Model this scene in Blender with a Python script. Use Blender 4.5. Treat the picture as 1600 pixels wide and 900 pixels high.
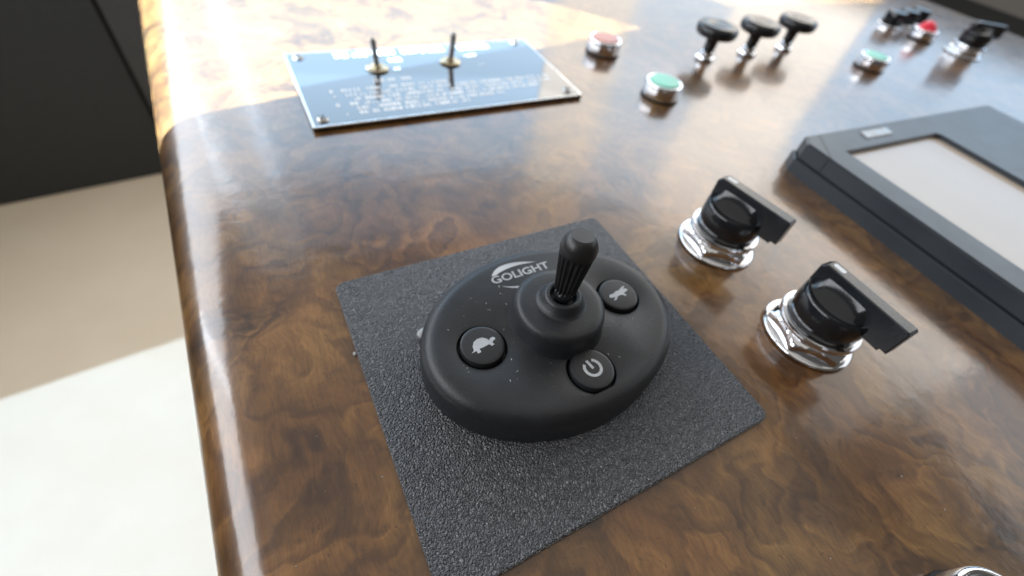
import bpy, bmesh, math, random
from mathutils import Matrix, Vector
from math import radians, sin, cos, pi
random.seed(7)
for o in list(bpy.data.objects): bpy.data.objects.remove(o)
S = 0.15                       # one layout unit (the camera's height above the console) in metres
scn = bpy.context.scene
COL = scn.collection

# ------------------------------------------------------------------ camera
R = ((0.88147822, -0.27161178, 0.38629418),      # rows: world axes seen from the camera (x right, y down, z forward)
     (-0.45367184, -0.7141274, 0.53310779),
     (0.1310649, -0.6451737, -0.75271036))
cd = bpy.data.cameras.new('camera'); cam = bpy.data.objects.new('camera', cd); COL.objects.link(cam)
M3 = Matrix(((R[0][0], -R[0][1], -R[0][2]), (R[1][0], -R[1][1], -R[1][2]), (R[2][0], -R[2][1], -R[2][2])))
cam.matrix_world = Matrix.Translation((0, 0, S)) @ M3.to_4x4()
cd.sensor_width = 36; cd.lens = 36 * 689.78 / 1600
cd.clip_start = 0.004; cd.clip_end = 60
cd.dof.use_dof = True; cd.dof.focus_distance = 0.135; cd.dof.aperture_fstop = 7.0
scn.camera = cam

# ------------------------------------------------------------------ light
w = bpy.data.worlds.new('World'); scn.world = w; w.use_nodes = True
bg = w.node_tree.nodes['Background']; bg.inputs[0].default_value = (1.0, 0.93, 0.84, 1); bg.inputs[1].default_value = 0.10
scn.view_settings.view_transform = 'Standard'; scn.view_settings.look = 'None'
scn.view_settings.exposure = 0; scn.view_settings.gamma = 1; scn.view_settings.use_curve_mapping = False

def lamp(name, loc, zdir, xdir, sx, sy, watts, colour, spread=180):
    L = bpy.data.lights.new(name, 'AREA'); L.shape = 'RECTANGLE'; L.size = sx * S; L.size_y = sy * S
    L.energy = watts; L.color = colour; L.spread = radians(spread)
    o = bpy.data.objects.new(name, L); COL.objects.link(o)
    z = -Vector(zdir).normalized(); x = Vector(xdir); x = (x - x.dot(z) * z).normalized(); y = z.cross(x)
    m = Matrix((x, y, z)).transposed().to_4x4(); m.translation = Vector(loc) * S
    o.matrix_world = m
    return o
def window(az0, az1, el0, el1, rad, lum, colour, cx=0.8, cy=0.8):
    """daylight coming in through one wheelhouse window, azimuth measured from straight ahead"""
    a = radians((az0 + az1) / 2); width = 2 * rad * math.tan(radians(abs(az1 - az0)) / 2)
    z0 = rad * math.tan(radians(el0)); z1 = rad * math.tan(radians(el1))
    d = Vector((sin(a), cos(a), 0))
    area = width * S * (z1 - z0) * S
    lamp('window_light', (cx + d.x * rad, cy + d.y * rad, (z0 + z1) / 2), -d, (0, 0, 1), z1 - z0, width, lum * pi * area, colour)
BLUE = (0.74, 0.87, 1.0); CREAM = (1.0, 0.95, 0.88); PALE = (0.93, 0.96, 1.0)
SKYB = (0.54, 0.76, 1.0)
def bay(az0, az1, lum, low, high=None, el=4):
    """one pane of the wheelhouse glazing: hazy horizon low down, brighter sky, dimmer again at the window head"""
    high = high or low
    window(az0, az1, el, 15, 9, lum * 0.55, low)
    window(az0, az1, 15, 22, 9, lum * 0.82, low)
    window(az0, az1, 22, 34, 9, lum, high)
    window(az0, az1, 34, 44, 9, lum * 0.40, high)
window(-108, -52, 15, 37, 9, 6.0, PALE)
window(-54, -9, 14, 36, 9, 5.2, (0.86, 0.92, 1.0), 0.3, 0.8)
bay(-14, -6, 3.4, BLUE)
bay(-7, 33, 3.2, SKYB)
bay(33, 43, 3.3, CREAM)
bay(43, 54, 3.2, BLUE)
bay(54, 67, 4.0, CREAM)
bay(67, 98, 3.1, SKYB, CREAM)
window(97, 128, 10, 34, 9, 1.3, PALE)
# added overhead fill lamp, standing in for ambient light bounced off the ceiling
lamp('overhead_fill', (1, 1, 9), (0, 0, -1), (1, 0, 0), 16, 16, 0.50 * pi * (16 * S) ** 2, (1.0, 0.95, 0.88))
# low sun through the windows: parallel beams, sun from the left and a little ahead, 33 degrees high
SUN = Vector((0.954 * cos(radians(33)), -0.297 * cos(radians(33)), -sin(radians(33)))).normalized()
def sunbeam(corner, e1, e2, watts_m2, dist, colour=(1.0, 0.95, 0.86)):
    """beam whose footprint has one corner at `corner` and runs along e1 and e2 (layout units)"""
    e1 = Vector(e1); e2 = Vector(e2)
    p1 = e1 - e1.dot(SUN) * SUN; u = p1.normalized()
    p2 = e2 - e2.dot(SUN) * SUN; p2 = p2 - p2.dot(u) * u
    c = Vector(corner) + p1 / 2 + p2 / 2 - SUN * dist
    lamp('sun_beam', c, SUN, u, p1.length, p2.length, watts_m2 * p1.length * p2.length * S * S, colour, spread=0.6)
SUNC = (0.62, 0.84, 1.0)
sunbeam((2.42, 2.45, 0), (-3.6, -0.72, 0), (-1.35, 1.40, 0), 74.0, 4.5, SUNC)
sunbeam((5.9, 2.72, 0), (-2.3, 0.06, 0), (-1.0, 1.1, 0), 74.0, 4.5, SUNC)
sunbeam((-0.6, 5.27, -5), (-5.5, -0.55, 0), (0.5, -7.0, 0), 5.4, 5, (0.42, 0.66, 1.0))

# ------------------------------------------------------------------ materials
def mat(name, base=(0.5, 0.5, 0.5), rough=0.5, metal=0.0, spec=0.5, coat=0.0, coat_rough=0.05):
    m = bpy.data.materials.new(name); m.use_nodes = True
    b = m.node_tree.nodes['Principled BSDF']
    b.inputs['Base Color'].default_value = (*base, 1); b.inputs['Roughness'].default_value = rough
    b.inputs['Metallic'].default_value = metal; b.inputs['Specular IOR Level'].default_value = spec
    b.inputs['Coat Weight'].default_value = coat; b.inputs['Coat Roughness'].default_value = coat_rough
    return m
class NT:
    def __init__(s, m): s.t = m.node_tree; s.b = s.t.nodes['Principled BSDF']
    def n(s, typ, **kw):
        nd = s.t.nodes.new(typ)
        for k, v in kw.items():
            if k in nd.inputs: nd.inputs[k].default_value = v
            else: setattr(nd, k, v)
        return nd
    def l(s, a, b): s.t.links.new(a, b)
    def co(s, scale=(1, 1, 1), rot=(0, 0, 0)):
        tc = s.n('ShaderNodeTexCoord'); mp = s.n('ShaderNodeMapping')
        mp.inputs['Scale'].default_value = [k / S for k in scale]; mp.inputs['Rotation'].default_value = rot
        s.l(tc.outputs['Object'], mp.inputs[0]); return mp.outputs[0]
    def noise(s, vec, scale, detail=4, rough=0.55, dist=0.0):
        nd = s.n('ShaderNodeTexNoise'); nd.inputs['Scale'].default_value = scale; nd.inputs['Detail'].default_value = detail
        nd.inputs['Roughness'].default_value = rough; nd.inputs['Distortion'].default_value = dist
        s.l(vec, nd.inputs['Vector']); return nd
    def vm(s, op, a, b):
        nd = s.n('ShaderNodeVectorMath', operation=op)
        for i, v in enumerate((a, b)):
            if isinstance(v, (tuple, list)): nd.inputs[i].default_value = v
            else: s.l(v, nd.inputs[i])
        return nd.outputs[0]
    def m(s, op, a, b=0.0, clamp=False):
        nd = s.n('ShaderNodeMath', operation=op); nd.use_clamp = clamp
        for i, v in enumerate((a, b)):
            if isinstance(v, (int, float)): nd.inputs[i].default_value = v
            else: s.l(v, nd.inputs[i])
        return nd.outputs[0]
    def ramp(s, fac, stops):
        nd = s.n('ShaderNodeValToRGB'); e = nd.color_ramp.elements
        while len(e) < len(stops): e.new(0.5)
        for k, (p, c) in zip(e, stops): k.position = p; k.color = (*c, 1) if len(c) == 3 else c
        s.l(fac, nd.inputs[0]); return nd.outputs[0]
    def mix(s, fac, a, b, mode='MIX'):
        nd = s.n('ShaderNodeMix', data_type='RGBA', blend_type=mode)
        for i, v in ((0, fac), (6, a), (7, b)):
            if isinstance(v, (int, float)): nd.inputs[i].default_value = v
            elif isinstance(v, (tuple, list)): nd.inputs[i].default_value = (*v, 1)
            else: s.l(v, nd.inputs[i])
        return nd.outputs[2]
    def bump(s, h, strength, dist):
        nd = s.n('ShaderNodeBump'); nd.inputs['Strength'].default_value = strength; nd.inputs['Distance'].default_value = dist * S
        s.l(h, nd.inputs['Height']); s.l(nd.outputs[0], s.b.inputs['Normal']); return nd

# --- lacquered walnut burl
WOOD = mat('burl_walnut', rough=0.34, spec=0.35, coat=1.0, coat_rough=0.07)
t = NT(WOOD); t.b.inputs['Coat IOR'].default_value = 1.60; p = t.co()
def warp(src, scale, detail, amt):
    n = t.vm('SUBTRACT', t.noise(src, scale, detail).outputs['Color'], (0.5, 0.5, 0.5))
    return t.vm('ADD', src, t.vm('MULTIPLY', n, (amt, amt, amt)))
p1 = warp(p, 2.0, 3, 0.42); p2 = warp(p1, 6.5, 3, 0.16); p3 = warp(p2, 17.0, 3, 0.05)
layer = t.noise(p2, 2.7, 2, 0.5).outputs['Fac']
saw = t.m('FRACT', t.m('MULTIPLY', layer, 9.0))                       # growth layers: soft on one side, crisp on the other
saw = t.ramp(saw, [(0.0, (0.22,) * 3), (0.20, (0.88,) * 3), (0.60, (0.60,) * 3), (1.0, (0.22,) * 3)])
mid = t.noise(p3, 5.5, 7, 0.62).outputs['Fac']
vor = t.n('ShaderNodeTexVoronoi', feature='F1'); vor.inputs['Scale'].default_value = 3.4; vor.inputs['Randomness'].default_value = 1.0; t.l(p3, vor.inputs['Vector'])
eye = t.m('MULTIPLY_ADD', t.m('SINE', t.m('MULTIPLY', vor.outputs['Distance'], 42.0)), 0.5); eye.node.inputs[2].default_value = 0.5
near = t.ramp(vor.outputs['Distance'], [(0.10, (1,) * 3), (0.42, (0,) * 3)])
val = t.m('ADD', t.m('MULTIPLY', saw, 0.24), t.m('MULTIPLY', mid, 0.86))
val = t.m('SUBTRACT', val, t.m('MULTIPLY', near, t.m('MULTIPLY_ADD', eye, 0.20)))
val.node.inputs[1].links[0].from_node.inputs[1].links[0].from_node.inputs[2].default_value = 0.05
base = t.ramp(val, [(0.28, (0.034, 0.0145, 0.0055)), (0.44, (0.074, 0.033, 0.0100)), (0.58, (0.128, 0.061, 0.0178)), (0.74, (0.215, 0.110, 0.032))])
pf = t.vm('MULTIPLY', t.vm('ADD', p, t.vm('MULTIPLY', t.noise(p1, 5.0, 2).outputs['Color'], (0.10, 0.10, 0.0))), (150.0, 17.0, 17.0))
fib = t.ramp(t.noise(pf, 1.0, 4, 0.65).outputs['Fac'], [(0.28, (0.66, 0.64, 0.62)), (0.72, (1.28, 1.28, 1.26))])
base = t.mix(0.9, base, fib, 'MULTIPLY')
pore = t.ramp(t.noise(t.vm('MULTIPLY', p3, (210.0, 60.0, 60.0)), 1.0, 2).outputs['Fac'], [(0.26, (0.45, 0.40, 0.38)), (0.38, (1, 1, 1))])
base = t.mix(0.8, base, pore, 'MULTIPLY')
red = t.ramp(t.noise(p1, 1.6, 3).outputs['Fac'], [(0.35, (0.92, 0.98, 1.0)), (0.65, (1.14, 0.98, 0.88))])
base = t.mix(1.0, base, red, 'MULTIPLY')
t.l(base, t.b.inputs['Base Color'])
cr = t.ramp(t.noise(p, 7.0, 4).outputs['Fac'], [(0.3, (0.11,) * 3), (0.75, (0.18,) * 3)]); t.l(cr, t.b.inputs['Coat Roughness'])
wv = t.n('ShaderNodeBump'); wv.inputs['Strength'].default_value = 0.05; wv.inputs['Distance'].default_value = 0.02 * S
t.l(t.noise(p, 12.0, 3).outputs['Fac'], wv.inputs['Height']); t.l(wv.outputs[0], t.b.inputs['Coat Normal'])

# --- leather-grained black plastic
GRAIN = mat('grained_black_plastic', (0.062, 0.063, 0.069), 0.32, spec=1.0)
t = NT(GRAIN); p = t.co(); pd = t.vm('ADD', p, t.vm('MULTIPLY', t.noise(p, 60, 2).outputs['Color'], (0.012, 0.012, 0.012)))
v = t.n('ShaderNodeTexVoronoi', feature='SMOOTH_F1'); v.inputs['Scale'].default_value = 235; v.inputs['Smoothness'].default_value = 0.35; t.l(pd, v.inputs['Vector'])
h = t.m('ADD', t.m('MULTIPLY', v.outputs['Distance'], -1.0), t.m('MULTIPLY', t.noise(p, 200, 2).outputs['Fac'], 0.4))
t.bump(h, 0.95, 0.0075)
t.l(t.ramp(t.noise(p, 30, 4).outputs['Fac'], [(0.35, (0.26,) * 3), (0.7, (0.40,) * 3)]), t.b.inputs['Roughness'])

def plastic(name, c, rough, spec=0.5, bscale=300, bstr=0.08, mott=0.25, rvar=0.08):
    m = mat(name, c, rough, spec=spec); t = NT(m); p = t.co()
    n1 = t.noise(p, 9, 6, 0.65).outputs['Fac']
    t.l(t.mix(1.0, c, t.ramp(n1, [(0.3, (1 - mott,) * 3), (0.7, (1 + mott,) * 3)]), 'MULTIPLY'), t.b.inputs['Base Color'])
    t.l(t.ramp(n1, [(0.3, (rough - rvar,) * 3), (0.7, (rough + rvar,) * 3)]), t.b.inputs['Roughness'])
    t.bump(t.noise(p, bscale, 2).outputs['Fac'], bstr, 0.004); return m
RUBBER = plastic('soft_black_rubber', (0.014, 0.0155, 0.0185), 0.41, 0.5, 240, 0.16)
BUTTONRUB = plastic('button_rubber', (0.015, 0.016, 0.018), 0.40, 0.5, 240, 0.1)
KNOBPL = plastic('ribbed_knob_plastic', (0.012, 0.012, 0.013), 0.36, 0.5)
GLOSSBLK = plastic('gloss_black_plastic', (0.010, 0.011, 0.013), 0.14, 0.5, 200, 0.03, 0.2, 0.05)
HANDLEBLK = plastic('handle_black_plastic', (0.012, 0.0145, 0.018), 0.22, 0.7, 260, 0.14)
BEZEL = plastic('display_housing_plastic', (0.011, 0.018, 0.026), 0.36, 0.55, 260, 0.08, 0.06, 0.03)
GASKET = plastic('dark_gasket', (0.008, 0.008, 0.008), 0.6, 0.3)
PRINT = plastic('pale_grey_print', (0.44, 0.46, 0.48), 0.5, 0.3)
WHITEINK = plastic('white_engraving', (0.80, 0.82, 0.84), 0.45, 0.4)
def chrome(name, c, rough):
    m = mat(name, c, rough, 1.0); t = NT(m)
    t.l(t.ramp(t.noise(t.co(), 22, 5).outputs['Fac'], [(0.3, (rough * 0.6,) * 3), (0.75, (rough * 1.5,) * 3)]), t.b.inputs['Roughness']); return m
CHROME = chrome('polished_chrome', (0.80, 0.81, 0.84), 0.08)
STEEL = chrome('brushed_steel', (0.52, 0.51, 0.49), 0.30)
LEVER = chrome('dull_lever_metal', (0.30, 0.29, 0.28), 0.34)
BRASS = chrome('worn_brass', (0.60, 0.50, 0.34), 0.24)
ALU = chrome('plate_edge_aluminium', (0.80, 0.81, 0.82), 0.28)
PLATE = mat('mirror_black_plate', (0.020, 0.026, 0.036), 0.06, spec=0.6, coat=1.0, coat_rough=0.02)
t = NT(PLATE); t.b.inputs['IOR'].default_value = 1.5; t.b.inputs['Coat IOR'].default_value = 1.58
t.l(t.ramp(t.noise(t.co(), 14, 4).outputs['Fac'], [(0.3, (0.04,) * 3), (0.8, (0.10,) * 3)]), t.b.inputs['Roughness'])
def lens_cap(name, c): return plastic(name, c, 0.35, 0.5, 120, 0.03, 0.1, 0.05)
REDCAP = lens_cap('faded_red_cap', (0.66, 0.30, 0.27)); GREENCAP = lens_cap('mint_green_cap', (0.22, 0.66, 0.50)); REDLENS = lens_cap('bright_red_lens', (0.75, 0.02, 0.05))
SCREEN = mat('painted_reflection_glass', (0.30, 0.27, 0.24), 0.2, spec=0.3, coat=0.25, coat_rough=0.05)
t = NT(SCREEN); t.l(t.ramp(t.noise(t.co(), 1.2, 3).outputs['Fac'], [(0.3, (0.44, 0.34, 0.25)), (0.7, (0.52, 0.42, 0.33))]), t.b.inputs['Base Color'])  # cream reflection put into the base colour of an otherwise dark screen
FLOOR = mat('beige_floor', (0.6, 0.5, 0.38), 0.55, spec=0.3)
t = NT(FLOOR); p = t.co()
t.l(t.ramp(t.noise(p, 0.8, 8, 0.65).outputs['Fac'], [(0.3, (0.84, 0.68, 0.49)), (0.7, (0.89, 0.74, 0.55))]), t.b.inputs['Base Color']); t.bump(t.noise(p, 26, 4).outputs['Fac'], 0.15, 0.02)
CABINET = plastic('black_cabinet_laminate', (0.042, 0.045, 0.046), 0.55, 0.3, 40, 0.1, 0.12)
CABINET2 = plastic('charcoal_cabinet_laminate', (0.075, 0.075, 0.076), 0.55, 0.3, 40, 0.1, 0.12)
DUST = plastic('pale_dust', (0.42, 0.42, 0.40), 0.8, 0.2)
GLUE = mat('clear_glue', (0.75, 0.78, 0.80), 0.15, spec=0.5); NT(GLUE).b.inputs['Transmission Weight'].default_value = 0.6
NT(GLUE).l(NT(GLUE).noise(NT(GLUE).co(), 40, 2).outputs['Fac'], NT(GLUE).b.inputs['Roughness'])

# ------------------------------------------------------------------ mesh helpers (layout units in, metres out)
def finish(name, bm, m, parent=None, angle=38, loc=None):
    bmesh.ops.recalc_face_normals(bm, faces=bm.faces[:])
    for v in bm.verts: v.co *= S
    me = bpy.data.meshes.new(name); bm.to_mesh(me); bm.free()
    for f in me.polygons: f.use_smooth = True
    me.set_sharp_from_angle(angle=radians(angle))
    me.materials.append(m)
    o = bpy.data.objects.new(name, me); COL.objects.link(o)
    if parent: o.parent = parent
    if loc: o.location = Vector(loc) * S
    return o
def thing(name, label, cat, loc=(0, 0, 0), rz=0, group=None):
    o = bpy.data.objects.new(name, None); COL.objects.link(o); o.empty_display_size = 0.01
    o.location = Vector(loc) * S; o.rotation_euler = (0, 0, rz); tag(o, label, cat, group); return o
def tag(o, label, cat, group=None, kind=None):
    if label: o['label'] = label
    if cat: o['category'] = cat
    if group: o['group'] = group
    if kind: o['kind'] = kind
    return o
def rings(bm, loops, cap0=True, cap1=True):
    """loft a list of closed loops of equal length"""
    vs = [[bm.verts.new(p) for p in lp] for lp in loops]
    n = len(vs[0])
    for a, b in zip(vs, vs[1:]):
        for i in range(n): bm.faces.new((a[i], a[(i + 1) % n], b[(i + 1) % n], b[i]))
    if cap0: bm.faces.new(vs[0][::-1])
    if cap1: bm.faces.new(vs[-1])
    return vs
def lathe(bm, prof, seg=48, c=(0, 0), sy=1.0, flute=None, cap0=True, cap1=True, tilt=None):
    loops = []
    for k, (r, z) in enumerate(prof):
        lp = []
        for i in range(seg):
            a = 2 * pi * i / seg; rr = r
            if flute and flute[0] <= z <= flute[1]: rr = r - flute[2] * (0.5 - 0.5 * cos(a * flute[3])) 
            q = Vector((c[0] + rr * cos(a), c[1] + rr * sin(a) * sy, z))
            if tilt: q = tilt @ q
            lp.append(q)
        loops.append(lp)
    return rings(bm, loops, cap0, cap1)
def prism(bm, poly, z0, z1, bev=0.0):
    loops = [[Vector((x, y, z0)) for x, y in poly]]
    if bev:
        n = len(poly); inner = []
        for i in range(n):
            a = Vector(poly[i - 1]); b = Vector(poly[i]); c = Vector(poly[(i + 1) % n])
            d1 = (b - a).normalized(); d2 = (c - b).normalized(); n1 = Vector((-d1.y, d1.x)); n2 = Vector((-d2.y, d2.x))
            k = (n1 + n2); k = k / max(0.3, k.dot(n1)); inner.append(b + k * bev)
        loops.append([Vector((x, y, z1 - bev)) for x, y in poly]); loops.append([Vector((q.x, q.y, z1)) for q in inner])
    else: loops.append([Vector((x, y, z1)) for x, y in poly])
    rings(bm, loops)
def rrect(x0, y0, x1, y1, r, n=6):
    out = []
    for cx, cy, a0 in ((x1 - r, y1 - r, 0), (x0 + r, y1 - r, 90), (x0 + r, y0 + r, 180), (x1 - r, y0 + r, 270)):
        for i in range(n + 1):
            a = radians(a0 + 90 * i / n); out.append((cx + r * cos(a), cy + r * sin(a)))
    return out
def box(bm, x0, y0, z0, x1, y1, z1): prism(bm, [(x0, y0), (x1, y0), (x1, y1), (x0, y1)], z0, z1)
def fillet(r, h, b, n=5, z0=0.0):
    """lathe profile of a disc of radius r and height h with a rounded top edge of size b"""
    return [(r, z0), (r, z0 + h - b)] + [(r - b + b * cos(radians(90 * i / n)), z0 + h - b + b * sin(radians(90 * i / n))) for i in range(1, n + 1)]

# ------------------------------------------------------------------ floor and console
bm = bmesh.new(); box(bm, -30, -20, -5.3, 30, 40, -5.0)
tag(finish('floor', bm, FLOOR), None, None, kind='structure')

con = thing('helm_console', 'glossy lacquered walnut burl helm console with rounded left edge', 'console', (0, 0, -5))
def xl(y): return -0.211 - 0.040 * (y - 0.29)
RR = 0.12; XR = 6.62
def sect(y, lo):
    a = []
    RX = 0.175; xo = xl(y) + RX - RR
    a.append((xo - RX, lo))
    for i in range(41):
        th = radians(180 - 90 * i / 40); a.append((xo - RX * abs(cos(th)) ** (2 / 2.1), -RR + RR * sin(th) ** (2 / 2.1)))
    for i in range(17):
        th = radians(90 - 90 * i / 16); a.append((XR + RR * cos(th), -RR + RR * sin(th)))
    a.append((XR + RR, lo))
    return [Vector((x, y, z + 5)) for x, z in a]
bm = bmesh.new(); rings(bm, [sect(y, -0.9) for y in (-1.4, 1.0, 3.0, 5.2)])
finish('console_top', bm, WOOD, con, 30)
bm = bmesh.new(); box(bm, -0.1, -1.2, 0, XR - 0.1, 5.0, 4.09)
finish('console_body', bm, WOOD, con)

# black cupboard standing on the floor beyond the console
cab = thing('black_cupboard', 'plain black cupboard standing on the beige floor beyond the console edge', 'cupboard', (-1.79, 9.40, -5), math.atan(0.11))
bm = bmesh.new(); box(bm, -6, 0.05, 0, 4.5, 3.2, 6.2); finish('carcass', bm, GASKET, cab)
bm = bmesh.new(); prism(bm, [(-5.98, 0.0), (-0.035, 0.0), (-0.035, 0.05), (-5.98, 0.05)], 0.02, 6.1); finish('door_panel', bm, CABINET, cab)
bm = bmesh.new(); prism(bm, [(0.035, -0.03), (4.4, -0.03), (4.4, 0.05), (0.035, 0.05)], 0.02, 6.1); finish('door_panel', bm, CABINET2, cab)
sc = thing('black_side_cabinet', 'black cabinet standing past the far right end of the console', 'cabinet', (9.2, 2.0, -5))
bm = bmesh.new(); prism(bm, rrect(-2.3, -6, 4.5, 5, 0.15), 0, 4.2, 0.05); finish('carcass', bm, CABINET, sc)

# ------------------------------------------------------------------ grained mounting plate
MX0, MX1, MY0, MY1, MZ = 0.040, 0.937, 0.068, 0.887, 0.020
bm = bmesh.new(); prism(bm, rrect(MX0, MY0, MX1, MY1, 0.028), -0.001, MZ, 0.004)
tag(finish('mounting_plate', bm, GRAIN, None, 30), 'square black leather-grained plastic plate under the joystick controller', 'plate')

# ------------------------------------------------------------------ joystick controller
jc = thing('joystick_controller', 'matte black oval joystick controller with three round buttons on grained plate', 'controller', (0.503, 0.4868, MZ), 0.0176)
A, B, HT, RB = 0.3431, 0.2567, 0.112, 0.040
HOLES = {'turtle': (-0.205, -0.003), 'power': (0.0, -0.161), 'hare': (0.198, -0.003)}
HR = 0.0585; NS = 128
bm = bmesh.new(); loops = []
prof = [(0.004, 0.0), (0.0, 0.006), (0.0, HT - RB)] + [(RB * (1 - cos(radians(90 * i / 10))), HT - RB + RB * sin(radians(90 * i / 10)) * 1.0) for i in range(1, 11)]
for ins, z in prof:
    loops.append([Vector(((A - ins) * cos(2 * pi * i / NS), (B - ins) * sin(2 * pi * i / NS), z)) for i in range(NS)])
vs = rings(bm, loops, True, False)
edges = [bm.edges.get((vs[-1][i], vs[-1][(i + 1) % NS])) for i in range(NS)]
for hx, hy in HOLES.values():
    hs = []
    for r, z in ((HR + 0.004, HT), (HR + 0.001, HT - 0.0015), (HR, HT - 0.005), (HR, HT - 0.03)):
        hs.append([bm.verts.new((hx + r * cos(2 * pi * i / 40), hy + r * sin(2 * pi * i / 40), z)) for i in range(40)])
    for a, b in zip(hs, hs[1:]):
        for i in range(40): bm.faces.new((a[i], a[(i + 1) % 40], b[(i + 1) % 40], b[i]))
    bm.faces.new(hs[-1])
    edges += [bm.edges.get((hs[0][i], hs[0][(i + 1) % 40])) for i in range(40)]
bmesh.ops.triangle_fill(bm, use_beauty=True, use_dissolve=False, edges=edges)
body = finish('controller_body', bm, RUBBER, jc, 28)

def ink(name, polys, z, parent, m=PRINT, th=0.0008, loc=None):
    bm = bmesh.new()
    for pl in polys: prism(bm, pl, z, z + th)
    return finish(name, bm, m, parent, loc=loc)
def arcband(cx, cy, r0, r1, a0, a1, n=28):
    out = [(cx + r1 * cos(radians(a0 + (a1 - a0) * i / n)), cy + r1 * sin(radians(a0 + (a1 - a0) * i / n))) for i in range(n + 1)]
    out += [(cx + r0 * cos(radians(a1 + (a0 - a1) * i / n)), cy + r0 * sin(radians(a1 + (a0 - a1) * i / n))) for i in range(n + 1)]
    return out
def ell(cx, cy, rx, ry, a0=0, a1=360, n=24, rot=0):
    o = []
    for i in range(n + (0 if a1 - a0 == 360 else 1)):
        a = radians(a0 + (a1 - a0) * i / n); x, y = rx * cos(a), ry * sin(a)
        o.append((cx + x * cos(rot) - y * sin(rot), cy + x * sin(rot) + y * cos(rot)))
    return o
CAPZ = HT + 0.010
TURTLE = [(-0.034, -0.013), (-0.026, -0.008), (-0.024, 0.003), (-0.017, 0.013), (-0.006, 0.018), (0.006, 0.017), (0.014, 0.011), (0.018, 0.004),
          (0.023, 0.008), (0.030, 0.009), (0.034, 0.005), (0.033, 0.001), (0.027, -0.001), (0.023, -0.004), (0.025, -0.011), (0.018, -0.013), (0.014, -0.006),
          (0.002, -0.008), (-0.012, -0.009), (-0.012, -0.018), (-0.020, -0.019), (-0.021, -0.011), (-0.027, -0.012)]
HARE = [(-0.036, -0.002), (-0.030, 0.006), (-0.016, 0.006), (-0.003, 0.011), (0.009, 0.010), (0.016, 0.015), (0.030, 0.019), (0.034, 0.016), (0.024, 0.011), (0.035, 0.006), (0.034, 0.001),
        (0.024, -0.002), (0.015, -0.005), (0.020, -0.013), (0.014, -0.015), (0.006, -0.007), (-0.008, -0.007), (-0.022, -0.017), (-0.030, -0.016), (-0.018, -0.006), (-0.030, -0.006)]
for kind, (hx, hy) in HOLES.items():
    bm = bmesh.new(); lathe(bm, [(0.0, HT - 0.028)][:0] + [(HR - 0.006, HT - 0.028), (HR - 0.006, CAPZ - 0.006), (HR - 0.0075, CAPZ - 0.002), (HR - 0.0105, CAPZ - 0.0004), (HR - 0.014, CAPZ)], 48)
    b = finish('button', bm, BUTTONRUB, jc, 30, (hx, hy, 0))
    b['label'] = {'turtle': 'round button with a pale tortoise symbol', 'power': 'round button with a pale power symbol', 'hare': 'round button with a pale hare symbol'}[kind]
    if kind == 'turtle': ink('tortoise_symbol', [TURTLE], CAPZ + 0.0001, b)
    elif kind == 'hare': ink('hare_symbol', [[(x * 0.9, y * 0.9) for x, y in HARE]], CAPZ + 0.0001, b)
    else:
        s = ink('power_symbol', [arcband(0, 0, 0.0165, 0.0235, 125, 415), [(-0.0032, -0.002), (0.0032, -0.002), (0.0032, 0.022), (-0.0032, 0.022)]], CAPZ + 0.0001, b)
        s.rotation_euler.z = radians(10)
# hub with collar
def prof_round(pts): return pts
bm = bmesh.new()
hub = [(0.121, HT - 0.001), (0.119, HT + 0.004), (0.1165, HT + 0.012), (0.113, HT + 0.045), (0.110, HT + 0.056), (0.105, HT + 0.063), (0.098, HT + 0.067), (0.088, HT + 0.0685), (0.066, HT + 0.069)]
lathe(bm, hub, 64); hb = finish('hub', bm, RUBBER, jc, 40)
bm = bmesh.new(); z = HT + 0.0685
lathe(bm, [(0.062, z), (0.058, z + 0.0025), (0.0505, z + 0.010), (0.0465, z + 0.022), (0.043, z + 0.027), (0.038, z + 0.029), (0.033, z + 0.027), (0.030, z + 0.020), (0.028, z + 0.006)], 48)
finish('collar', bm, RUBBER, hb, 50)
# stick
TL = Matrix.Rotation(radians(2.5), 3, 'Y') @ Matrix.Rotation(radians(-3.0), 3, 'X')
z0 = HT + 0.080
bm = bmesh.new(); TT = lambda q: TL @ (q - Vector((0, 0, z0))) + Vector((0, 0, z0))
class Tilt:
    def __matmul__(s, q): return TT(q)
lathe(bm, [(0.012, z0 - 0.006), (0.020, z0 + 0.004), (0.0245, z0 + 0.014), (0.0225, z0 + 0.023), (0.017, z0 + 0.028), (0.017, z0 + 0.040)], 32, tilt=Tilt())
st = finish('stick', bm, GLOSSBLK, jc, 50)
kz = z0 + 0.030; L = 0.162
kp = [(0.018, kz), (0.0255, kz + 0.001), (0.0268, kz + 0.004)]
for i in range(1, 15): kp.append((0.027 + 0.0125 * (i / 14), kz + 0.004 + 0.112 * i / 14))
kp += [(0.0408, kz + 0.122), (0.0410, kz + 0.130), (0.0400, kz + 0.139), (0.0365, kz + 0.148), (0.0315, kz + 0.156), (0.0275, kz + L - 0.002), (0.0250, kz + L)]
bm = bmesh.new(); lathe(bm, kp, 160, flute=(kz + 0.003, kz + 0.113, 0.0048, 18), tilt=Tilt()); finish('knob', bm, KNOBPL, st, 32)
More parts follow.
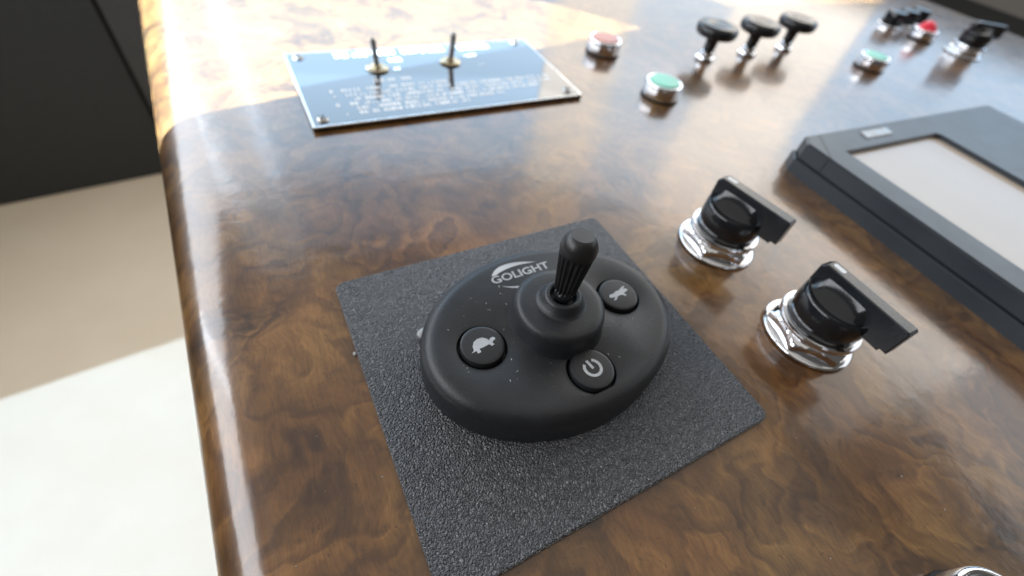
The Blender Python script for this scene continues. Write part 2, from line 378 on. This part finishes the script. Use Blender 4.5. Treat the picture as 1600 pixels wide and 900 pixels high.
# logo: name between two swooshes
def lettering(txt, size, z, loc, rz, sx, parent, m, name='lettering', bold=0.0):
    cu = bpy.data.curves.new(name, 'FONT'); cu.body = txt; cu.size = size * S; cu.offset = bold * S; cu.resolution_u = 3; cu.space_character = 1.0; cu.extrude = 0.0004 * S
    o = bpy.data.objects.new(name, cu); COL.objects.link(o)
    me = bpy.data.meshes.new_from_object(o.evaluated_get(bpy.context.evaluated_depsgraph_get()))
    bpy.data.objects.remove(o); me.materials.clear(); me.materials.append(m); me.name = name
    q = bpy.data.objects.new(name, me); COL.objects.link(q); q.parent = parent
    q.location = Vector((loc[0], loc[1], z)) * S; q.rotation_euler.z = rz; q.scale = (sx, 1, 1); return q
lettering('GOLIGHT', 0.034, HT + 0.0006, (-0.096, 0.158, 0), radians(-1), 1.18, jc, PRINT, 'logo_lettering', 0.0006)
def crescent(pts_out, pts_in): return pts_out + pts_in[::-1]
def quad(p0, p1, p2, n=24): return [((1 - t) ** 2 * p0[0] + 2 * t * (1 - t) * p1[0] + t * t * p2[0], (1 - t) ** 2 * p0[1] + 2 * t * (1 - t) * p1[1] + t * t * p2[1]) for t in [i / n for i in range(n + 1)]]
up = crescent(quad((-0.088, 0.184), (-0.050, 0.234), (0.052, 0.187)), quad((-0.080, 0.181), (-0.030, 0.206), (0.052, 0.187))[1:-1])
dn = crescent(quad((-0.078, 0.144), (-0.020, 0.098), (0.058, 0.128)), quad((-0.078, 0.144), (-0.018, 0.112), (0.058, 0.128))[1:-1])
ink('logo_swoosh', [up[::-1]], HT + 0.0002, jc); ink('logo_swoosh', [dn], HT + 0.0002, jc)
# bead of clear glue at the foot of the controller
bm = bmesh.new(); bmesh.ops.create_icosphere(bm, subdivisions=3, radius=0.016)
for v in bm.verts: v.co.z *= 0.8; v.co.x *= 1.2; v.co += Vector((random.uniform(-1, 1), random.uniform(-1, 1), random.uniform(-1, 1))) * 0.0012
gx, gy = -0.290, 0.150
finish('glue_bead', bm, GLUE, jc, 80, (gx, gy, 0.008))

# ------------------------------------------------------------------ engraved plate with two toggles
PX0, PX1, PY0, PY1 = 0.150, 1.425, 1.690, 2.340
ep = thing('engraved_plate', 'mirror-black rectangular instruction plate with rows of white engraved text', 'plate', (0, 0, 0.0))
bm = bmesh.new(); prism(bm, [(PX0, PY0 + 0.004), (PX1 - 0.02, PY0), (PX1, PY1), (PX0 + 0.004, PY1)], -0.001, 0.014); finish('backing', bm, GASKET, ep)
bm = bmesh.new(); prism(bm, [(PX0 - 0.003, PY0 - 0.003), (PX1 - 0.017, PY0 - 0.003), (PX1 + 0.003, PY1 + 0.003), (PX0 - 0.002, PY1 + 0.003)], 0.014, 0.022, 0.002); finish('rim', bm, ALU, ep, 20)
bm = bmesh.new(); prism(bm, [(PX0 + 0.006, PY0 + 0.006), (PX1 - 0.026, PY0 + 0.006), (PX1 - 0.006, PY1 - 0.006), (PX0 + 0.008, PY1 - 0.006)], 0.0215, 0.0228); finish('face', bm, PLATE, ep)
PZ = 0.0228
def glyph_line(x0, x1, y, h, words, name, parent, fade=1.0):
    rnd = random.Random(int(x0 * 1000 + y * 7919)); bm = bmesh.new(); x = x0; st = h * 0.23
    while x < x1:
        for k in range(rnd.choice(words)):
            if x > x1: break
            wd = h * rnd.uniform(0.42, 0.62); pick = rnd.random()
            def bar(a, b, c, d): box(bm, x + a * wd, y + b * h, PZ, x + c * wd, y + d * h, PZ + 0.0006 + rnd.random() * 0.0002)
            sv = st / wd; sh = 0.16
            if pick < 0.85: bar(0, 0, sv, 1)
            if pick > 0.25: bar(1 - sv, 0.0, 1, 1 if pick < 0.7 else 0.55)
            if pick > 0.1: bar(sv, 0.84, 1 - sv, 1)
            if pick < 0.75: bar(sv, 0.0, 1 - sv, sh)
            if 0.3 < pick < 0.9: bar(sv, 0.42, 1 - sv, 0.42 + sh)
            x += wd + h * 0.17
        x += h * rnd.uniform(0.45, 0.8)
    return finish(name, bm, WHITEINK, parent)
glyph_line(0.365, 1.14, 2.262, 0.050, (9, 5, 1, 8), 'engraved_title', ep)
for gx0, gx1, gy, gh in ((0.60, 0.685, 2.185, 0.034), (0.985, 1.075, 2.165, 0.034), (0.60, 0.625, 2.09, 0.026), (1.03, 1.05, 2.07, 0.024), (0.47, 0.56, 1.995, 0.026), (0.60, 0.66, 1.995, 0.026)):
    glyph_line(gx0, gx1, gy, gh, (3,), 'engraved_mark', ep)
rows = [(0.315, 0.80, 1.935), (0.325, 1.33, 1.895), (0.345, 1.31, 1.857), (0.325, 1.22, 1.819), (0.345, 1.02, 1.781), (0.345, 0.84, 1.745)]
for i, (a, b, y) in enumerate(rows):
    glyph_line(a, b, y, 0.0255, (8, 3, 5, 2, 6, 4), 'engraved_line', ep)
    if i in (0, 1, 3, 5): glyph_line(0.268 if i < 5 else 0.285, 0.272 if i < 5 else 0.289, y, 0.0255, (1,), 'engraved_number', ep)
for sx_, sy_ in ((0.195, 1.735), (1.345, 1.735), (0.205, 2.290), (1.345, 2.300)):
    bm = bmesh.new(); lathe(bm, [(0.024, 0), (0.024, 0.002), (0.021, 0.007), (0.014, 0.0105), (0.006, 0.0115)], 28); s = finish('screw', bm, STEEL, ep, 40, (sx_, sy_, PZ))
    bm = bmesh.new(); box(bm, -0.016, -0.0025, 0.007, 0.016, 0.0025, 0.0119); box(bm, -0.0025, -0.016, 0.0072, 0.0025, 0.016, 0.0121); k = finish('cross_slot', bm, GASKET, s); k.rotation_euler.z = radians(random.uniform(0, 90))

def copy_tree(o, parent=None):
    c = o.copy(); COL.objects.link(c); c.parent = parent
    for ch in list(o.children): copy_tree(ch, c)
    return c
def place(o, x, y, z=0.0, rz=0.0, label=None):
    o.location = Vector((x, y, z)) * S; o.rotation_euler.z = rz
    if label: o['label'] = label
    return o
tg = thing('toggle_switch', '', 'switch', group='toggle switches on the engraved plate')
bm = bmesh.new(); lathe(bm, [(0.046, 0), (0.050, 0.004), (0.051, 0.008), (0.046, 0.0115), (0.032, 0.0145), (0.022, 0.015)], 40); finish('dress_nut', bm, BRASS, tg, 50)
bm = bmesh.new(); lathe(bm, [(0.024, 0.013), (0.023, 0.022), (0.019, 0.025), (0.012, 0.026)], 28); finish('bushing', bm, BRASS, tg)
bm = bmesh.new(); lathe(bm, [(0.0145, 0.022), (0.0145, 0.06), (0.0150, 0.10), (0.0150, 0.125), (0.0125, 0.134), (0.008, 0.141), (0.003, 0.143)], 24); lv = finish('lever', bm, LEVER, tg, 50)
lv.rotation_euler = (radians(4), radians(-5), 0)
t2 = copy_tree(tg)
place(tg, 0.521, 2.12, PZ, 0, 'brass-collared toggle switch beside the longer end of the title, farther from the red button')
place(t2, 0.888, 2.128, PZ, 0.4, 'brass-collared toggle switch on the engraved plate, nearer the red button')
for o in t2.children:
    if o.name.startswith('lever'): o.rotation_euler = (radians(4), radians(4), 0)
tg['label'] = 'brass-collared toggle switch on the engraved plate, farther from the red button'

# ------------------------------------------------------------------ push buttons
def push_button(cap, cols=CHROME, dome=0.0):
    b = thing('push_button', '', 'button')
    bm = bmesh.new(); lathe(bm, fillet(0.100, 0.012, 0.004, 3), 48); finish('gasket', bm, GASKET, b)
    bm = bmesh.new(); lathe(bm, [(0.096, 0.010), (0.098, 0.014), (0.098, 0.070), (0.096, 0.077), (0.091, 0.081), (0.085, 0.081), (0.080, 0.077), (0.078, 0.066)], 56); finish('bezel', bm, CHROME, b, 40)
    bm = bmesh.new()
    pr = [(0.076, 0.060), (0.076, 0.080), (0.073, 0.085), (0.066, 0.0865)]
    if dome: pr += [(0.054, 0.0875 + dome * 0.5), (0.034, 0.0875 + dome * 0.85), (0.010, 0.0875 + dome)]
    lathe(bm, pr, 48); finish('cap', bm, cap, b, 45); return b
place(push_button(REDCAP), 1.865, 2.155, 0, 0, 'chrome push button with faded pink-red cap beside the engraved plate')
place(push_button(GREENCAP), 1.862, 1.615, 0, 0.3, 'chrome push button with mint green cap in front of the red one')
place(push_button(GREENCAP), 3.80, 1.615, 0, 0.7, 'chrome push button with mint green cap behind the display')
place(push_button(REDLENS, dome=0.05), 5.05, 1.93, 0, 0.2, 'chrome push button with bright red domed lens beside the small black knobs')

# ------------------------------------------------------------------ pull knobs
def pull_knob(k=1.0):
    o = thing('pull_knob', '', 'knob')
    bm = bmesh.new(); lathe(bm, [(0.058, 0), (0.060, 0.012), (0.056, 0.020), (0.046, 0.022)], 6); finish('lock_nut', bm, CHROME, o, 30)
    bm = bmesh.new(); lathe(bm, [(0.040, 0.020), (0.038, 0.046), (0.032, 0.052), (0.020, 0.053)], 32); finish('ferrule', bm, CHROME, o, 40)
    bm = bmesh.new(); lathe(bm, [(0.032, 0.050), (0.034, 0.060), (0.036, 0.10), (0.041, 0.124), (0.054, 0.136), (0.062, 0.138)], 32); finish('stem', bm, GLOSSBLK, o, 40)
    bm = bmesh.new(); lathe(bm, [(0.050, 0.134), (0.098, 0.136), (0.114, 0.142), (0.122, 0.153), (0.124, 0.176), (0.120, 0.190), (0.110, 0.199), (0.096, 0.202), (0.060, 0.203), (0.056, 0.201), (0.02, 0.201)], 48); finish('head', bm, GLOSSBLK, o, 40)
    return o
G = 'black mushroom pull knobs in a row'
k0 = pull_knob(); k1 = copy_tree(k0); k2 = copy_tree(k0)
for o, x, y, lb in ((k0, 2.524, 1.955, 'black mushroom pull knob, nearest of the row of three to the mint green button'), (k1, 2.921, 1.963, 'black mushroom pull knob in the middle of the row of three'), (k2, 3.326, 1.985, 'black mushroom pull knob, farthest of the row of three from the green button')):
    place(o, x, y, 0, random.uniform(0, 1), lb); o['group'] = G
def small_knob():
    o = thing('small_knob', '', 'knob')
    bm = bmesh.new(); lathe(bm, fillet(0.10, 0.022, 0.006, 3), 36); finish('base_ring', bm, CHROME, o)
    bm = bmesh.new(); lathe(bm, [(0.082, 0.020), (0.080, 0.060), (0.078, 0.105), (0.070, 0.118), (0.050, 0.122)], 40, flute=(0.025, 0.11, 0.006, 16)); finish('grip', bm, GLOSSBLK, o, 40); return o
s0 = small_knob()
KL = ('small black fluted knob in the far row, the one nearest the mushroom pull knobs', 'small black fluted knob between the other two of the far row', 'small black fluted knob in the far row, the one nearest the console end')
for i, (x, y) in enumerate(((5.02, 2.20), (5.24, 2.21), (5.46, 2.22))):
    o = s0 if i == 0 else copy_tree(s0)
    place(o, x, y, 0, i * 0.3, KL[i]); o['group'] = 'small black knobs in the far row'

# ------------------------------------------------------------------ lever selectors
def selector():
    o = thing('selector_switch', '', 'switch')
    bm = bmesh.new(); lathe(bm, fillet(0.129, 0.006, 0.002, 3, -0.001), 48); finish('gasket', bm, GASKET, o)
    # hexagon nut with the corners turned off at both ends
    bm = bmesh.new(); seg = 96; loops = []
    AF = 0.1115
    def hexr(a):
        k = (a % (pi / 3)) - pi / 6; return AF / cos(k)
    for z, cap in ((0.013, 0.1275), (0.036, 0.1275), (0.0415, 0.1225), (0.047, 0.1170), (0.0525, 0.1105), (0.0575, 0.104), (0.058, 0.098)):
        loops.append([Vector((min(hexr(2 * pi * i / seg), cap) * cos(2 * pi * i / seg), min(hexr(2 * pi * i / seg), cap) * sin(2 * pi * i / seg), z)) for i in range(seg)])
    rings(bm, loops); n = finish('hex_nut', bm, CHROME, o, 22); n.rotation_euler.z = radians(12)
    bm = bmesh.new(); lathe(bm, [(0.131, 0.004), (0.1345, 0.007), (0.1345, 0.010), (0.132, 0.0135), (0.126, 0.0155), (0.110, 0.016)], 64); finish('flange', bm, CHROME, o, 50)
    bm = bmesh.new(); lathe(bm, [(0.113, 0.056), (0.116, 0.060), (0.1165, 0.072), (0.114, 0.078), (0.107, 0.081), (0.100, 0.081)], 56); finish('collar', bm, CHROME, o, 40)
    # knob: skirt with a rounded rim, then a concave saddle rising to the bar
    bm = bmesh.new(); rk = 0.102; zt = 0.168
    lathe(bm, [(rk - 0.004, 0.079), (rk, 0.084), (rk, zt - 0.010), (rk - 0.002, zt - 0.004), (rk - 0.006, zt), (rk - 0.010, zt - 0.001), (rk - 0.012, zt - 0.005)], 64)
    kb = finish('knob', bm, GLOSSBLK, o, 40)
    for sgn in (-1, 1):
        bm = bmesh.new(); nu, nv = 24, 14; r2 = rk - 0.013; bw = 0.017; g = []
        for i in range(nu + 1):
            y = -0.985 * r2 + 2 * 0.985 * r2 * i / nu; xm = max(math.sqrt(max(r2 * r2 - y * y, 0)), bw + 0.001); row = []
            for j in range(nv + 1):
                u = j / nv; x = bw + (xm - bw) * u
                row.append(bm.verts.new((sgn * x, y, zt - 0.006 + 0.050 * (1 - u) ** 2.4 * min(1.0, (xm - bw) / 0.05))))
            g.append(row)
        for i in range(nu):
            for j in range(nv): bm.faces.new((g[i][j], g[i + 1][j], g[i + 1][j + 1], g[i][j + 1]))
        finish('saddle', bm, GLOSSBLK, kb, 80)
    bm = bmesh.new(); prof_ = [(-0.166, 0.144), (-0.148, 0.144), (-0.146, 0.134), (-0.095, 0.134), (-0.095, 0.110), (0.094, 0.110), (0.100, 0.140), (0.102, 0.218), (0.088, 0.232), (-0.158, 0.232), (-0.165, 0.226)]
    loops = []
    for x, ins in ((-0.021, 0.004), (-0.018, 0.0), (0.018, 0.0), (0.021, 0.004)):
        c = Vector((-0.03, 0.18)); loops.append([Vector((x, y - math.copysign(ins, y + 0.03) * 0.8, z - math.copysign(ins, z - 0.18) * 0.8)) for y, z in prof_])
    rings(bm, loops); hd = finish('handle', bm, HANDLEBLK, o, 25)
    bm = bmesh.new(); prism(bm, rrect(-0.008, 0.046, 0.008, 0.082, 0.006), 0.2318, 0.2330); finish('pointer_mark', bm, WHITEINK, hd)
    return o
sA = selector(); sB = copy_tree(sA)
place(sA, 1.305, 0.632, 0, radians(9), 'black lever selector switch on a chrome hex nut, beside the far corner of the display'); place(sB, 1.288, 0.214, 0, radians(-2), 'black lever selector switch on a chrome hex nut, nearer the grained plate')
sC = copy_tree(sA); place(sC, 5.15, 1.62, 0, radians(60), 'black lever selector switch far across the console past the red lens')
for o in (sA, sB, sC): o['group'] = 'lever selector switches on the console'
place(push_button(GLOSSBLK), 0.985, -0.440, 0, 0, 'chrome-ringed black push button standing alone near the front of the console')

# ------------------------------------------------------------------ display
dp = thing('display_unit', 'black framed display lying in the console with beige reflection painted into its screen', 'display', (2.035, 0.937, 0), radians(-2.6))
W_, D_, ZT = 1.62, 1.75, 0.135
bm = bmesh.new(); prism(bm, [(-0.012, -D_), (W_, -D_), (W_, 0.012), (0.05, 0.012), (-0.012, -0.05)], -0.001, 0.060, 0.006); finish('lower_housing', bm, BEZEL, dp, 25)
bm = bmesh.new(); prism(bm, [(0.004, -D_ + 0.01), (W_ - 0.01, -D_ + 0.01), (W_ - 0.01, 0.0), (0.06, 0.0), (0.004, -0.056)], 0.058, 0.068); finish('shadow_gap', bm, GASKET, dp)
# bezel frame with an opening
out = [(0.0, -D_), (W_, -D_), (W_, 0.0), (0.055, 0.0), (0.0, -0.055)]
inn = [(0.145, -D_ + 0.2), (0.855, -D_ + 0.2), (0.855, -0.172), (0.835, -0.150), (0.145, -0.150)]
bm = bmesh.new()
def lp(pl, z): return [bm.verts.new((x, y, z)) for x, y in pl]
o0, o1 = lp(out, 0.067), lp(out, ZT - 0.008)
o2 = lp([(0.010, -D_ + 0.01), (W_ - 0.01, -D_ + 0.01), (W_ - 0.01, -0.010), (0.059, -0.010), (0.010, -0.059)], ZT)
i2, i1 = lp([(x + (-0.006 if x < 0.5 else 0.006), y + (0.006 if y > -0.5 else -0.006)) for x, y in inn], ZT), lp(inn, ZT - 0.006)
i0 = lp(inn, ZT - 0.045)
for a, b in ((o0, o1), (o1, o2), (o2, i2), (i2, i1), (i1, i0), (i0, o0)):
    for k in range(5): bm.faces.new((a[k], a[(k + 1) % 5], b[(k + 1) % 5], b[k]))
bz = finish('bezel', bm, BEZEL, dp, 25)
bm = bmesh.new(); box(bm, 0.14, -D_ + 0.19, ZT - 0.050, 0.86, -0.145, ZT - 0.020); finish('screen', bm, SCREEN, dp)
bm = bmesh.new(); prism(bm, [(0.36, -0.095), (0.56, -0.095), (0.575, -0.045), (0.375, -0.045)], ZT - 0.001, ZT + 0.005, 0.002); finish('badge', bm, LEVER, bz)
bm = bmesh.new(); box(bm, -0.0012, -0.172, 0.068, 0.004, -0.169, ZT - 0.005); finish('corner_seam', bm, GASKET, bz)
bm = bmesh.new(); prism(bm, [(0.012, -0.1715), (0.012, -0.1690), (0.125, -0.0115), (0.128, -0.0115)], ZT - 0.002, ZT + 0.0006); finish('corner_seam', bm, GASKET, bz)

# ------------------------------------------------------------------ dust and crumbs
def specks(name, n, fn, smin, smax, label, cat):
    bm = bmesh.new(); rnd = random.Random(31)
    for i in range(n):
        q = fn(rnd)
        if q is None: continue
        s = smin + (smax - smin) * rnd.random() ** 3; a = rnd.random() * pi; e = rnd.uniform(1, 2.2)
        vs = []
        for dx, dy, dz in ((-e, 0, 0), (0, -.5, 0), (e, 0, 0), (0, .5, 0), (0, 0, .6)):
            vs.append(bm.verts.new((q[0] + s * (dx * cos(a) - dy * sin(a)), q[1] + s * (dx * sin(a) + dy * cos(a)), q[2] + s * dz)))
        for k in range(4): bm.faces.new((vs[k], vs[(k + 1) % 4], vs[4]))
    return tag(finish(name, bm, DUST), label, cat, kind='stuff')
def on_ctrl(r):
    x, y = r.uniform(-.29, .29), r.uniform(-.2, .2)
    if (x / .28) ** 2 + (y / .19) ** 2 > 1 or math.hypot(x, y) < 0.125: return None
    for hx, hy in HOLES.values():
        if math.hypot(x - hx, y - hy) < HR + 0.008: return None
    return (0.503 + x, 0.4868 + y, MZ + HT + 0.0002)
specks('dust', 260, on_ctrl, 0.0004, 0.0026, 'fine pale dust specks scattered over the matte controller top', 'dust')
def on_wood(r):
    x, y = r.uniform(-.2, 2.0), r.uniform(-.5, 1.6)
    if MX0 - .01 < x < MX1 + .01 and MY0 - .01 < y < MY1 + .01: return None
    return (x, y, 0.0003)
specks('dust', 170, on_wood, 0.0005, 0.0020, 'tiny pale dust specks scattered over the lacquered walnut', 'dust')
bm = bmesh.new(); bmesh.ops.create_icosphere(bm, subdivisions=2, radius=0.006)
for v in bm.verts: v.co.z *= 0.6; v.co.x *= 0.8
tag(finish('crumb', bm, DUST, None, 80, (0.036, 0.655, 0.003)), 'tiny white crumb against the left edge of the grained plate', 'crumb')
